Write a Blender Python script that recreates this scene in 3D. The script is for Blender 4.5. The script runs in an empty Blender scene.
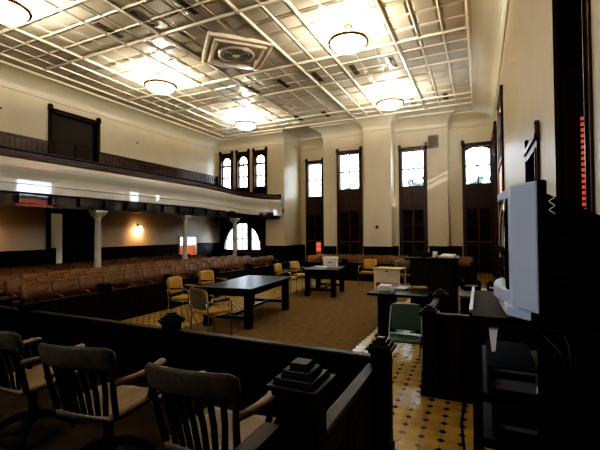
import bpy, math, random
from mathutils import Matrix, Vector
random.seed(7)
PI = math.pi
scene = bpy.context.scene
COL = scene.collection

# ------------------------------------------------------------------ mesh helper
class MB:
    def __init__(s):
        s.v = []; s.f = []; s.sm = []
    def add(s, vs, fs, M=None, smooth=False):
        b = len(s.v)
        for p in vs:
            p = Vector(p)
            if M is not None: p = M @ p
            s.v.append(p[:])
        for f in fs:
            s.f.append([b + i for i in f]); s.sm.append(smooth)
        return s
    def box(s, x0, x1, y0, y1, z0, z1, M=None):
        vs = [(x0,y0,z0),(x1,y0,z0),(x1,y1,z0),(x0,y1,z0),(x0,y0,z1),(x1,y0,z1),(x1,y1,z1),(x0,y1,z1)]
        return s.add(vs, [(0,3,2,1),(4,5,6,7),(0,1,5,4),(1,2,6,5),(2,3,7,6),(3,0,4,7)], M)
    def frustum(s, x0, x1, y0, y1, z0, z1, inset, M=None):
        i = inset
        vs = [(x0,y0,z0),(x1,y0,z0),(x1,y1,z0),(x0,y1,z0),(x0+i,y0+i,z1),(x1-i,y0+i,z1),(x1-i,y1-i,z1),(x0+i,y1-i,z1)]
        return s.add(vs, [(0,3,2,1),(4,5,6,7),(0,1,5,4),(1,2,6,5),(2,3,7,6),(3,0,4,7)], M)
    def lathe(s, prof, n=24, M=None, smooth=True, cap=True):
        vs = []; fs = []
        for r, z in prof:
            for k in range(n):
                a = 2*PI*k/n
                vs.append((r*math.cos(a), r*math.sin(a), z))
        for j in range(len(prof)-1):
            for k in range(n):
                k2 = (k+1) % n
                fs.append((j*n+k, j*n+k2, (j+1)*n+k2, (j+1)*n+k))
        if cap:
            fs.append(tuple(reversed(range(n))))
            fs.append(tuple((len(prof)-1)*n+k for k in range(n)))
        return s.add(vs, fs, M, smooth)
    def tube(s, pts, r, n=8, M=None, closed=False):
        pts = [Vector(p) for p in pts]
        vs = []; fs = []
        N = len(pts); up = Vector((0.013, 0.021, 1)).normalized(); prev = None
        for i, p in enumerate(pts):
            if closed: t = pts[(i+1) % N] - pts[i-1]
            else: t = pts[min(i+1, N-1)] - pts[max(i-1, 0)]
            t.normalize()
            if prev is None:
                a = t.cross(up)
                if a.length < .1: a = t.cross(Vector((1, 0, 0)))
            else:
                a = prev - t*prev.dot(t)
            a.normalize(); prev = a
            b = t.cross(a)
            rr = r[i] if isinstance(r, (list, tuple)) else r
            for k in range(n):
                w = 2*PI*k/n
                vs.append(p + a*rr*math.cos(w) + b*rr*math.sin(w))
        for i in range(N if closed else N-1):
            i2 = (i+1) % N
            for k in range(n):
                k2 = (k+1) % n
                fs.append((i*n+k, i*n+k2, i2*n+k2, i2*n+k))
        if not closed:
            fs.append(tuple(reversed(range(n)))); fs.append(tuple((N-1)*n+k for k in range(n)))
        return s.add([v[:] for v in vs], fs, M, True)
    def loft(s, rings, M=None, smooth=True, cap=True):
        n = len(rings[0]); vs = [p for r in rings for p in r]; fs = []
        for j in range(len(rings)-1):
            for k in range(n):
                k2 = (k+1) % n
                fs.append((j*n+k, j*n+k2, (j+1)*n+k2, (j+1)*n+k))
        if cap:
            fs.append(tuple(reversed(range(n)))); fs.append(tuple((len(rings)-1)*n+k for k in range(n)))
        return s.add(vs, fs, M, smooth)
    def prism(s, poly, axis, lo, hi, M=None):
        """poly of 2D points extruded along axis ('x','y','z')."""
        def mk(u, v, w):
            return {'x': (w, u, v), 'y': (u, w, v), 'z': (u, v, w)}[axis]
        n = len(poly)
        vs = [mk(u, v, lo) for u, v in poly] + [mk(u, v, hi) for u, v in poly]
        fs = [tuple(reversed(range(n))), tuple(range(n, 2*n))] + [(k, (k+1) % n, n+(k+1) % n, n+k) for k in range(n)]
        return s.add(vs, fs, M)
    def sweep(s, path, prof, M=None, smooth=False, closed_prof=False, off=None):
        """plan path, room on the right-hand side of travel; profile of (offset into room, z)."""
        offs = [(off or offset_path)(path, d) for d, z in prof]
        np_ = len(path); vs = []; fs = []
        for j, (d, z) in enumerate(prof):
            for i in range(np_):
                zz = path[i][2] if len(path[i]) > 2 else 0
                vs.append((offs[j][i][0], offs[j][i][1], z + zz))
        m = len(prof)
        for j in range(m if closed_prof else m-1):
            j2 = (j+1) % m
            for i in range(np_-1):
                fs.append((j*np_+i, j*np_+i+1, j2*np_+i+1, j2*np_+i))
        if closed_prof:
            fs.append(tuple(j*np_ for j in range(m))); fs.append(tuple(j*np_+np_-1 for j in reversed(range(m))))
        return s.add(vs, fs, M, smooth)
    def build(s, name, mat, parent=None, bevel=0, M=None, seg=2):
        me = bpy.data.meshes.new(name)
        me.from_pydata(s.v, [], s.f)
        if M is not None: me.transform(M)
        me.polygons.foreach_set('use_smooth', s.sm)
        me.materials.append(mat)
        me.update()
        import bmesh
        bm = bmesh.new(); bm.from_mesh(me)
        bmesh.ops.recalc_face_normals(bm, faces=bm.faces[:]); bm.to_mesh(me); bm.free()
        o = bpy.data.objects.new(name, me); COL.objects.link(o)
        if parent is not None: o.parent = parent
        if bevel:
            b = o.modifiers.new('edge', 'BEVEL'); b.width = bevel; b.segments = seg; b.limit_method = 'ANGLE'
            b.angle_limit = math.radians(40)
        return o

def offset_path(path, d):
    out = []
    n = len(path)
    P = [Vector((p[0], p[1])) for p in path]
    for i in range(n):
        ns = []
        if i > 0:
            t = (P[i]-P[i-1]).normalized(); ns.append(Vector((t.y, -t.x)))
        if i < n-1:
            t = (P[i+1]-P[i]).normalized(); ns.append(Vector((t.y, -t.x)))
        if len(ns) == 1: o = ns[0]*d
        else:
            m = ns[0]+ns[1]
            o = m * (d*2/ max(.2, m.length_squared)) if m.length > 1e-6 else ns[0]*d
        out.append((P[i]+o)[:])
    return out

def room_offset(path, d):
    # axis-aligned room outline; the short side returns of the piers get a narrower cove
    out = []
    n = len(path)
    for i in range(n):
        dx = dy = 0
        for a, b in ((i-1, i), (i, i+1)):
            if a < 0 or b >= n: continue
            tx, ty = path[b][0]-path[a][0], path[b][1]-path[a][1]
            L = math.hypot(tx, ty); nx, ny = ty/L, -tx/L
            k = .42 if (abs(nx) > .5 and L < 4) else 1
            if abs(nx) > .5: dx = nx*d*k
            else: dy = ny*d
        out.append((path[i][0]+dx, path[i][1]+dy))
    return out

def T(x, y, z): return Matrix.Translation((x, y, z))
def RZ(a): return Matrix.Rotation(a, 4, 'Z')
def RX(a): return Matrix.Rotation(a, 4, 'X')
def RY(a): return Matrix.Rotation(a, 4, 'Y')

# ------------------------------------------------------------------ naming helpers
def tag(o, label, cat, group=None, kind='thing'):
    o['label'] = label; o['category'] = cat; o['kind'] = kind
    if group: o['group'] = group
    return o
def thing(name, label, cat, loc=(0,0,0), rot=0, group=None):
    o = bpy.data.objects.new(name, None); COL.objects.link(o)
    o.empty_display_size = .1
    o.location = loc; o.rotation_euler = (0, 0, rot)
    return tag(o, label, cat, group)
def struct(name, mb, mat, parent=None, **k):
    o = mb.build(name, mat, parent, **k)
    if parent is None: o['kind'] = 'structure'
    return o
def sempty(name, loc=(0,0,0), rot=0):
    o = bpy.data.objects.new(name, None); COL.objects.link(o); o.location = loc; o.rotation_euler = (0,0,rot)
    o['kind'] = 'structure'
    return o
def dup(root, loc, rot=0, label=None, group=None, kids=None):
    r = root.copy(); COL.objects.link(r); r.location = loc; r.rotation_euler = (0, 0, rot)
    if label: r['label'] = label
    if group: r['group'] = group
    for ch in KIDS(root):
        c = ch.copy(); COL.objects.link(c); c.parent = r
        for g in KIDS(ch):
            d = g.copy(); COL.objects.link(d); d.parent = c
    return r
def KIDS(o):
    return [c for c in bpy.data.objects if c.parent is o]
ORD = ['first','second','third','fourth','fifth','sixth','seventh','eighth','ninth','tenth','eleventh','twelfth',
       'thirteenth','fourteenth','fifteenth','sixteenth','seventeenth','eighteenth','nineteenth','twentieth']

# ------------------------------------------------------------------ materials
def newmat(name):
    m = bpy.data.materials.new(name); m.use_nodes = True
    nt = m.node_tree; b = nt.nodes['Principled BSDF']
    return m, nt, b
def N(nt, t, **k):
    n = nt.nodes.new(t)
    for a, v in k.items(): setattr(n, a, v)
    return n
def ramp(nt, fac, stops):
    r = N(nt, 'ShaderNodeValToRGB')
    e = r.color_ramp.elements
    while len(e) < len(stops): e.new(.5)
    for el, (p, c) in zip(e, stops):
        el.position = p; el.color = (*c, 1)
    nt.links.new(fac, r.inputs[0]); return r
def pos(nt, scale=(1,1,1)):
    g = N(nt, 'ShaderNodeTexCoord'); mp = N(nt, 'ShaderNodeMapping'); mp.inputs['Scale'].default_value = scale
    nt.links.new(g.outputs['Object'], mp.inputs[0]); return mp.outputs[0]
def paint(name, c, rough=.5, var=.06, scale=3, spec=.5, coat=0, bump=0):
    m, nt, b = newmat(name)
    n = N(nt, 'ShaderNodeTexNoise'); n.inputs['Scale'].default_value = scale; n.inputs['Detail'].default_value = 4
    nt.links.new(pos(nt), n.inputs['Vector'])
    lo = tuple(max(0, x*(1-var)) for x in c); hi = tuple(min(1, x*(1+var)) for x in c)
    r = ramp(nt, n.outputs[0], [(.3, lo), (.7, hi)])
    nt.links.new(r.outputs[0], b.inputs['Base Color'])
    b.inputs['Roughness'].default_value = rough
    b.inputs['Specular IOR Level'].default_value = spec
    if coat:
        b.inputs['Coat Weight'].default_value = coat; b.inputs['Coat Roughness'].default_value = .04
    if bump:
        bp = N(nt, 'ShaderNodeBump'); bp.inputs['Strength'].default_value = bump; bp.inputs['Distance'].default_value = .02
        n2 = N(nt, 'ShaderNodeTexNoise'); n2.inputs['Scale'].default_value = scale*20
        nt.links.new(pos(nt), n2.inputs['Vector']); nt.links.new(n2.outputs[0], bp.inputs['Height'])
        nt.links.new(bp.outputs[0], b.inputs['Normal'])
    return m
def wood(name, c1, c2, rough=.4, scale=(6,6,1.2), spec=.5, coat=0):
    m, nt, b = newmat(name)
    v = pos(nt, scale)
    n = N(nt, 'ShaderNodeTexNoise'); n.inputs['Scale'].default_value = 2.2; n.inputs['Detail'].default_value = 6
    n.inputs['Distortion'].default_value = 1.2
    nt.links.new(v, n.inputs['Vector'])
    r = ramp(nt, n.outputs[0], [(.3, c1), (.7, c2)])
    nt.links.new(r.outputs[0], b.inputs['Base Color'])
    b.inputs['Roughness'].default_value = rough; b.inputs['Specular IOR Level'].default_value = spec
    if coat: b.inputs['Coat Weight'].default_value = coat; b.inputs['Coat Roughness'].default_value = .12
    return m
def emis(name, c, s):
    m, nt, b = newmat(name)
    b.inputs['Base Color'].default_value = (*c, 1); b.inputs['Emission Color'].default_value = (*c, 1)
    n = N(nt, 'ShaderNodeTexNoise'); n.inputs['Scale'].default_value = 4
    nt.links.new(pos(nt), n.inputs['Vector'])
    mr = N(nt, 'ShaderNodeMapRange'); mr.inputs['To Min'].default_value = s*.85; mr.inputs['To Max'].default_value = s*1.15
    nt.links.new(n.outputs[0], mr.inputs[0]); nt.links.new(mr.outputs[0], b.inputs['Emission Strength'])
    return m
def metal(name, c, rough=.25):
    m, nt, b = newmat(name)
    b.inputs['Metallic'].default_value = 1; b.inputs['Base Color'].default_value = (*c, 1)
    n = N(nt, 'ShaderNodeTexNoise'); n.inputs['Scale'].default_value = 12; nt.links.new(pos(nt), n.inputs['Vector'])
    mr = N(nt, 'ShaderNodeMapRange'); mr.inputs['To Min'].default_value = rough*.7; mr.inputs['To Max'].default_value = rough*1.3
    nt.links.new(n.outputs[0], mr.inputs[0]); nt.links.new(mr.outputs[0], b.inputs['Roughness'])
    return m
def mnode(nt, op, a, b=None):
    n = N(nt, 'ShaderNodeMath', operation=op)
    for i, x in enumerate((a, b)):
        if x is None: continue
        if isinstance(x, (int, float)): n.inputs[i].default_value = x
        else: nt.links.new(x, n.inputs[i])
    return n.outputs[0]

WALL = paint('cream plaster', (.74,.645,.47), .42, .04, 1.5)
COVE = paint('cove plaster', (.66,.59,.45), .38, .04, 1.5)
WHITE = paint('white column paint', (.70,.66,.56), .4)
BALC = paint('glossy cream balcony paint', (.70,.67,.57), .28, .03, 2, coat=1)
BALC.node_tree.nodes['Principled BSDF'].inputs['Coat IOR'].default_value = 1.9
DARK = wood('dark stained oak', (.007,.0035,.002), (.020,.010,.006), .5, spec=.25)
DARKW = wood('dark wainscot oak', (.006,.003,.002), (.016,.008,.005), .5, spec=.25)
BLACKW = wood('near black walnut', (.004,.003,.002), (.010,.006,.004), .4, spec=.3)
JURYW = wood('black brown jury rail wood', (.003,.002,.0013), (.008,.005,.003), .42, spec=.3)
BEAMW = wood('varnished dark beam', (.008,.004,.002), (.02,.010,.006), .5, coat=1)
BEAMW.node_tree.nodes['Principled BSDF'].inputs['Coat Roughness'].default_value = .04
BEAMW.node_tree.nodes['Principled BSDF'].inputs['Coat IOR'].default_value = 1.8
CASE = wood('mahogany casing', (.024,.009,.005), (.055,.022,.012), .36)
SHUT = wood('shutter mahogany', (.022,.009,.005), (.050,.021,.011), .42)
SEATW = wood('worn orange brown seat wood', (.080,.038,.013), (.175,.085,.030), .42, (3,3,8), spec=.35)
SEATD = wood('dark seat standard wood', (.02,.011,.006), (.05,.026,.013), .5)
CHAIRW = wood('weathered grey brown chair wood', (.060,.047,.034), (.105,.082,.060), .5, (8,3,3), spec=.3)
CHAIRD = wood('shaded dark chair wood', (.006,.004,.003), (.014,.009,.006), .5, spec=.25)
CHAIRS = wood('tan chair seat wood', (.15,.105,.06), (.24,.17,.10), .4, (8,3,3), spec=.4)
BENCHW = wood('judge bench walnut', (.016,.008,.004), (.042,.021,.011), .5, spec=.25)
TABLEW = wood('polished black walnut table', (.006,.004,.003), (.016,.010,.006), .3, (5,5,2), spec=.25)
YEL = paint('mustard yellow vinyl', (.43,.27,.045), .45, .08)
OLIVE = paint('olive grey chair shell', (.17,.14,.075), .5)
GREEN = paint('sage green vinyl', (.085,.125,.08), .32)
CHROME = metal('chrome tube', (.62,.6,.56), .22)
GREYM = metal('grey green painted steel', (.45,.48,.42), .45)
BRONZE = metal('aged bronze', (.16,.10,.05), .35)
BLACKP = paint('black plastic', (.004,.004,.0045), .6, spec=.06)
BLACKM = paint('black painted steel', (.004,.004,.0045), .5, spec=.2)
SHELFW = wood('brown black shelf laminate', (.018,.011,.009), (.035,.022,.018), .65, spec=.2)
SILVER = paint('silver grey television plastic', (.60,.66,.78), .4, .02)
SCREEN = paint('dark glass screen', (.010,.011,.012), .06, coat=.5)
PAPER = paint('white paper', (.80,.78,.72), .7)
DESKC = paint('cream desk laminate', (.66,.60,.48), .5)
DESKT = paint('buff desk top', (.50,.36,.15), .4)
VENTD = paint('dark vent slats', (.02,.016,.012), .6)
GREYP = paint('grey device casing', (.16,.15,.14), .4)
VENTG = paint('brown vent grille', (.10,.075,.05), .5)
VGREY = paint('grey grille paint', (.32,.29,.23), .5)
BOWL = emis('lit alabaster bowl', (1, .91, .74), 5)
BULB = emis('lit sconce shade', (1, .62, .32), 16)
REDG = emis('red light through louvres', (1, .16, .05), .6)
REDH = emis('self glowing red shutters', (1, .32, .22), 1.1)  # sunlight on the apron put in as emission, mirrored by the balcony beam
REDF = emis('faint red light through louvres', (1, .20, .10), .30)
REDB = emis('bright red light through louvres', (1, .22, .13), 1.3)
DAYP = emis('bright daylight pane', (.95, .97, 1), 3)
TREEM = paint('plant leaf', (.03,.05,.02), .6)

def tin_mat():
    m, nt, b = newmat('pressed tin ceiling paint')
    n = N(nt, 'ShaderNodeTexNoise'); n.inputs['Scale'].default_value = 1.3; n.inputs['Detail'].default_value = 5
    nt.links.new(pos(nt), n.inputs['Vector'])
    r = ramp(nt, n.outputs[0], [(.3, (.43,.37,.29)), (.7, (.54,.48,.38))])
    nt.links.new(r.outputs[0], b.inputs['Base Color'])
    b.inputs['Metallic'].default_value = .12
    b.inputs['Roughness'].default_value = .3
    n2 = N(nt, 'ShaderNodeTexNoise'); n2.inputs['Scale'].default_value = 7; n2.inputs['Detail'].default_value = 2
    nt.links.new(pos(nt), n2.inputs['Vector'])
    bp = N(nt, 'ShaderNodeBump'); bp.inputs['Strength'].default_value = .18; bp.inputs['Distance'].default_value = .03
    nt.links.new(n2.outputs[0], bp.inputs['Height']); nt.links.new(bp.outputs[0], b.inputs['Normal'])
    return m
TIN = tin_mat()
RIB = paint('tin rib paint', (.66,.58,.45), .3)

def tile_mat():
    m, nt, b = newmat('yellow tile with dark diamonds')
    g = N(nt, 'ShaderNodeTexCoord'); sp = N(nt, 'ShaderNodeSeparateXYZ'); nt.links.new(g.outputs['Object'], sp.inputs[0])
    def cell(sock, o):
        a = mnode(nt, 'DIVIDE', mnode(nt, 'ADD', sock, o), .16)
        a = mnode(nt, 'FRACT', mnode(nt, 'ADD', a, 100.5))
        return mnode(nt, 'ABSOLUTE', mnode(nt, 'SUBTRACT', a, .5))
    u = cell(sp.outputs[0], .49); v = cell(sp.outputs[1], -3.50)
    dia = mnode(nt, 'LESS_THAN', mnode(nt, 'ADD', u, v), .225)
    gr = mnode(nt, 'GREATER_THAN', mnode(nt, 'MAXIMUM', u, v), 2)
    g1 = mnode(nt, 'LESS_THAN', mnode(nt, 'MINIMUM', u, v), .012)
    n = N(nt, 'ShaderNodeTexNoise'); n.inputs['Scale'].default_value = 5; nt.links.new(g.outputs['Object'], n.inputs['Vector'])
    r = ramp(nt, n.outputs[0], [(.3, (.42,.295,.10)), (.7, (.57,.42,.165))])
    mx = N(nt, 'ShaderNodeMix', data_type='RGBA'); nt.links.new(g1, mx.inputs[0]); nt.links.new(r.outputs[0], mx.inputs[6]); mx.inputs[7].default_value = (.33,.21,.07,1)
    m2 = N(nt, 'ShaderNodeMix', data_type='RGBA'); nt.links.new(dia, m2.inputs[0]); nt.links.new(mx.outputs[2], m2.inputs[6]); m2.inputs[7].default_value = (.055,.02,.012,1)
    nt.links.new(m2.outputs[2], b.inputs['Base Color']); b.inputs['Roughness'].default_value = .27
    return m
TILE = tile_mat()
CARPET = paint('tan carpet', (.185,.128,.064), .95, .18, 9, spec=.1, bump=.6)
JCARPET = paint('dark brown platform carpet', (.045,.033,.022), .95, .2, 9, spec=.1, bump=.5)

def glass_mat():
    m, nt, b = newmat('window glass')
    tr = N(nt, 'ShaderNodeBsdfTransparent'); tr.inputs[0].default_value = (.95,.97,1,1)
    gl = N(nt, 'ShaderNodeBsdfGlossy'); gl.inputs['Roughness'].default_value = .05
    n = N(nt, 'ShaderNodeTexNoise'); n.inputs['Scale'].default_value = 2; nt.links.new(pos(nt), n.inputs['Vector'])
    mr = N(nt, 'ShaderNodeMapRange'); mr.inputs['To Min'].default_value = .03; mr.inputs['To Max'].default_value = .07
    nt.links.new(n.outputs[0], mr.inputs[0])
    mx = N(nt, 'ShaderNodeMixShader'); nt.links.new(mr.outputs[0], mx.inputs[0])
    nt.links.new(tr.outputs[0], mx.inputs[1]); nt.links.new(gl.outputs[0], mx.inputs[2])
    nt.links.new(mx.outputs[0], nt.nodes['Material Output'].inputs[0])
    return m
GLASS = glass_mat()

# ------------------------------------------------------------------ world (overcast sky with pale foliage low down)
w = bpy.data.worlds.new('sky'); scene.world = w; w.use_nodes = True
nt = w.node_tree; bg = nt.nodes['Background']
tc = N(nt, 'ShaderNodeTexCoord'); sp = N(nt, 'ShaderNodeSeparateXYZ'); nt.links.new(tc.outputs['Generated'], sp.inputs[0])
nz = N(nt, 'ShaderNodeTexNoise'); nz.inputs['Scale'].default_value = 75; nz.inputs['Detail'].default_value = 5
nt.links.new(tc.outputs['Generated'], nz.inputs['Vector'])
el = mnode(nt, 'ADD', sp.outputs[2], mnode(nt, 'MULTIPLY', mnode(nt, 'SUBTRACT', nz.outputs[0], .5), .30))
fy = mnode(nt, 'MAXIMUM', mnode(nt, 'SUBTRACT', .93, sp.outputs[1]), 0)
el = mnode(nt, 'ADD', el, mnode(nt, 'MULTIPLY', fy, 3.0))
r = ramp(nt, el, [(.100, (.022,.032,.032)), (.150, (.80,.90,1.0))])
nt.links.new(r.outputs[0], bg.inputs[0]); bg.inputs[1].default_value = 12.0

# ------------------------------------------------------------------ camera
cam_d = bpy.data.cameras.new('camera'); cam = bpy.data.objects.new('camera', cam_d); COL.objects.link(cam)
f_px = 383.16; yaw, pit, rol = [math.radians(a) for a in (25.147, 1.181, -.411)]; EYE = 1.78
fw = Vector((-math.sin(yaw)*math.cos(pit), math.cos(yaw)*math.cos(pit), math.sin(pit)))
ri = Vector((math.cos(yaw), math.sin(yaw), 0)); up = ri.cross(fw)
ix = ri*math.cos(rol) + up*math.sin(rol); iy = up*math.cos(rol) - ri*math.sin(rol)
cam.matrix_world = Matrix(((ix.x, iy.x, -fw.x, 0), (ix.y, iy.y, -fw.y, 0), (ix.z, iy.z, -fw.z, EYE), (0,0,0,1)))
cam_d.sensor_width = 36; cam_d.lens = f_px/600*36; cam_d.clip_start = .05; cam_d.clip_end = 200
scene.camera = cam

# ------------------------------------------------------------------ room shell
XR, XL, ZC, ZV = .60, -13.15, 6.80, 6.42
YF = -3.0
PATH = [(XL,YF),(XL,17.3),(-9.0,17.3),(-9.0,19.3),(-6.85,19.3),(-6.85,17.3),(-4.72,17.3),(-4.72,16.9),(-3.5,16.9),
        (-3.5,17.7),(-1.22,17.7),(-1.22,18.1),(XR,18.1),(XR,YF)]
def wall_piece(mb, axis, plane, th, a0, a1, holes, z0=-.05, z1=6.95):
    """axis 'y': wall in the plane y=plane spanning x a0..a1; holes (a0,a1,z0,z1)."""
    A = sorted({a0, a1} | {h[0] for h in holes} | {h[1] for h in holes})
    Zs = sorted({z0, z1} | {h[2] for h in holes} | {h[3] for h in holes})
    for i in range(len(A)-1):
        for j in range(len(Zs)-1):
            cx = (A[i]+A[i+1])/2; cz = (Zs[j]+Zs[j+1])/2
            if any(h[0] < cx < h[1] and h[2] < cz < h[3] for h in holes): continue
            if axis == 'y': mb.box(A[i], A[i+1], min(plane, plane+th), max(plane, plane+th), Zs[j], Zs[j+1])
            else: mb.box(min(plane, plane+th), max(plane, plane+th), A[i], A[i+1], Zs[j], Zs[j+1])

mb = MB()
BWIN = [(-12.98,-12.12),(-11.90,-11.06),(-10.83,-9.98)]          # gallery windows
wall_piece(mb, 'y', 17.3, .3, XL-.3, -9.0, [(a+.12, b-.12, 4.2, 6.0) for a, b in BWIN] + [(-12.75,-10.35,.85,2.35)])
wall_piece(mb, 'x', -9.0, -.3, 17.6, 19.6, [])
wall_piece(mb, 'y', 19.3, .3, -9.0, -6.55, [(-8.50,-7.75,3.72,5.55)])
wall_piece(mb, 'x', -6.85, .3, 17.6, 19.3, [])
wall_piece(mb, 'y', 17.3, .3, -6.85, -4.72, [(-6.00,-5.06,3.78,5.50)])
wall_piece(mb, 'y', 16.9, .3, -4.72, -3.5, [])
wall_piece(mb, 'x', -4.72, .3, 17.2, 17.6, [])
wall_piece(mb, 'x', -3.5, -.3, 17.2, 18.0, [])
wall_piece(mb, 'y', 17.7, .3, -3.5, -1.22, [(-3.17,-2.21,3.80,5.45)])
wall_piece(mb, 'x', -1.22, -.3, 18.0, 18.4, [])
wall_piece(mb, 'y', 18.1, .3, -1.22, XR+.3, [(-.52,.50,3.80,5.45)])
struct('wall_back', mb, WALL)
RW2 = (11.3, 13.4); RW3 = (15.4, 17.2); RW1 = (2.80, 3.70)
mb = MB()
wall_piece(mb, 'x', XR, .3, YF, 18.1, [(RW1[0],RW1[1],1.1,5.6), (RW2[0]+.1,RW2[1]-.1,3.85,5.45), (RW3[0]+.1,RW3[1]-.1,4.9,5.45), (4.95,5.81,0,2.70)])
struct('wall_right', mb, WALL)
mb = MB()
wall_piece(mb, 'x', XL, -.3, YF, 17.3, [(8.1,9.8,-.02,2.52),(8.12,9.85,3.0,5.95),(14.25,15.41,.55,1.60)])
struct('wall_left', mb, WALL)
mb = MB(); wall_piece(mb, 'y', YF, -.3, XL, XR, []); struct('wall_front', mb, WALL)

# floor
mb = MB(); mb.box(XL-.3, XR+.3, YF-.3, 19.6, -.2, 0); struct('floor', mb, TILE)
mb = MB(); mb.box(-5.1, -1.78, 3.3, 13.6, 0, .006); struct('floor_carpet', mb, CARPET)
mb = MB(); mb.box(XL+.01, -6.9, YF+.1, 17.2, 0, .006); mb.box(-6.9, -.6, 13.78, 16.8, 0, .006)
struct('floor_carpet', mb, JCARPET)
mb = MB(); mb.box(-8.0, -.76, 1.40, 3.05, 0.001, .18); struct('floor_lower_jury_tier', mb, JCARPET)
mb = MB(); mb.box(-8.0, -.76, -2.6, 1.40, 0.001, .45); struct('floor_upper_jury_tier', mb, JCARPET)

# ceiling: panels + ribs
CEXT = room_offset(PATH, .78)
mb = MB()
mb.add([(x, y, ZC) for x, y in CEXT], [tuple(range(len(CEXT)))])
GX = [-.18 - .585*k for k in range(21)]
GY = [5.95 + .6*j for j in range(-14, 18)]
for i in range(20):
    for j in range(len(GY)-1):
        x1, x0 = GX[i], GX[i+1]; y0, y1 = GY[j], GY[j+1]
        cx, cy = (x0+x1)/2, (y0+y1)/2
        if abs(cx+6.03)+abs(cy-8.78) < 1.3: continue
        g = .045
        # raised (downward) tray panel
        i1 = .05; z1 = ZC-.018
        vs = [(x0+g,y0+g,ZC-.001),(x1-g,y0+g,ZC-.001),(x1-g,y1-g,ZC-.001),(x0+g,y1-g,ZC-.001),
              (x0+g+i1,y0+g+i1,z1),(x1-g-i1,y0+g+i1,z1),(x1-g-i1,y1-g-i1,z1),(x0+g+i1,y1-g-i1,z1)]
        mb.add(vs, [(4,5,6,7),(0,1,5,4),(1,2,6,5),(2,3,7,6),(3,0,4,7)])
ceil = struct('ceiling', mb, TIN)
mb = MB()
def ribx(x, y0, y1, w, h):
    mb.prism([(x-w/2, ZC+.002),(x-w*.32, ZC-h*.8),(x, ZC-h),(x+w*.32, ZC-h*.8),(x+w/2, ZC+.002)], 'y', y0, y1)
def riby(y, x0, x1, w, h):
    mb.prism([(y-w/2, ZC+.002),(y-w*.32, ZC-h*.8),(y, ZC-h),(y+w*.32, ZC-h*.8),(y+w/2, ZC+.002)], 'x', x0, x1)
strongx = {0, 3, 6, 8, 12, 14, 17, 20}; weakx = {4, 5, 9, 10, 11, 15, 16}
for k, x in enumerate(GX):
    s_ = k in strongx
    ww, hh = (.085, .055) if s_ else ((.03, .02) if k in weakx else (.05, .032))
    if 8 < k < 12:
        ribx(x, GY[0], 7.25, ww, hh); ribx(x, 10.25, GY[-1], ww, hh)
    else: ribx(x, GY[0], GY[-1], ww, hh)
strongy = {2, 7, -6, -1, 10, 15, 17}
for j, y in enumerate(GY):
    jj = j-14
    s_ = jj in strongy
    weak = jj in (3,4,5,6,11,12,13,14,-5,-4,-3,-2)
    ww, hh = (.085, .055) if s_ else ((.03, .02) if weak else (.05, .032))
    if 2 < jj < 7:
        riby(y, GX[-1], -7.25, ww, hh); riby(y, -4.82, GX[0], ww, hh)
    else: riby(y, GX[-1], GX[0], ww, hh)
mb.build('ceiling_ribs', RIB, ceil)

# coved cornice all the way round
prof = [(.0, ZV-.10), (.035, ZV-.10), (.045, ZV-.07), (.025, ZV-.05), (.03, ZV)]
for k in range(9):
    a = PI/2*k/8
    prof.append((.04+.70*(1-math.cos(a)), ZV + (ZC-.05-ZV)*math.sin(a)))
prof += [(.745, ZC-.055), (.77, ZC-.055), (.79, ZC-.02), (.79, ZC+.003)]
mb = MB(); mb.sweep(PATH, prof, off=room_offset)
struct('trim_1', mb, COVE)

# wainscot
def wains(name, path, h, skip=()):
    mb = MB()
    mb.sweep(path, [(0,.001),(.03,.001),(.03,.16),(.02,.18),(.02,h-.14),(.035,h-.13),(.035,h-.05),(.055,h-.03),(.055,h),(0,h)], closed_prof=False)
    # raised panels
    for (x0,y0),(x1,y1) in zip(path[:-1], path[1:]):
        L = math.hypot(x1-x0, y1-y0); n = max(1, round(L/.55)); a = math.atan2(y1-y0, x1-x0)
        M = T(x0,y0,0) @ RZ(a)
        for k in range(n):
            u0 = L*k/n+.05; u1 = L*(k+1)/n-.05
            if u1-u0 < .1: continue
            mb.box(u0, u1, -.032, -.015, .24, h-.2, M)
    return struct(name, mb, DARKW)
wains('trim_2', [(XL,8.0),(XL,YF)][::-1], 1.28)
wains('trim_3', [(XL,9.9),(XL,14.2)], 1.28)
wains('trim_4', [(XL,15.46),(XL,17.3),(-12.95,17.3)], 1.28)
wains('trim_5', [(-10.15,17.3),(-9.0,17.3),(-9.0,19.3),(-8.75,19.3)], 1.13)
wains('trim_6', [(-7.60,19.3),(-6.85,19.3),(-6.85,17.3),(-6.2,17.3)], 1.13)
wains('trim_7', [(-4.88,17.3),(-4.72,17.3),(-4.72,16.9),(-3.5,16.9),(-3.5,17.7),(-3.36,17.7)], 1.15)
wains('trim_8', [(-2.02,17.7),(-1.22,17.7),(-1.22,18.1),(-.70,18.1)], 1.15)
wains('trim_9', [(XR,18.05),(XR,5.95)], 1.15)
wains('trim_10', [(XR,4.75),(XR,YF)], 1.15)

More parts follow.
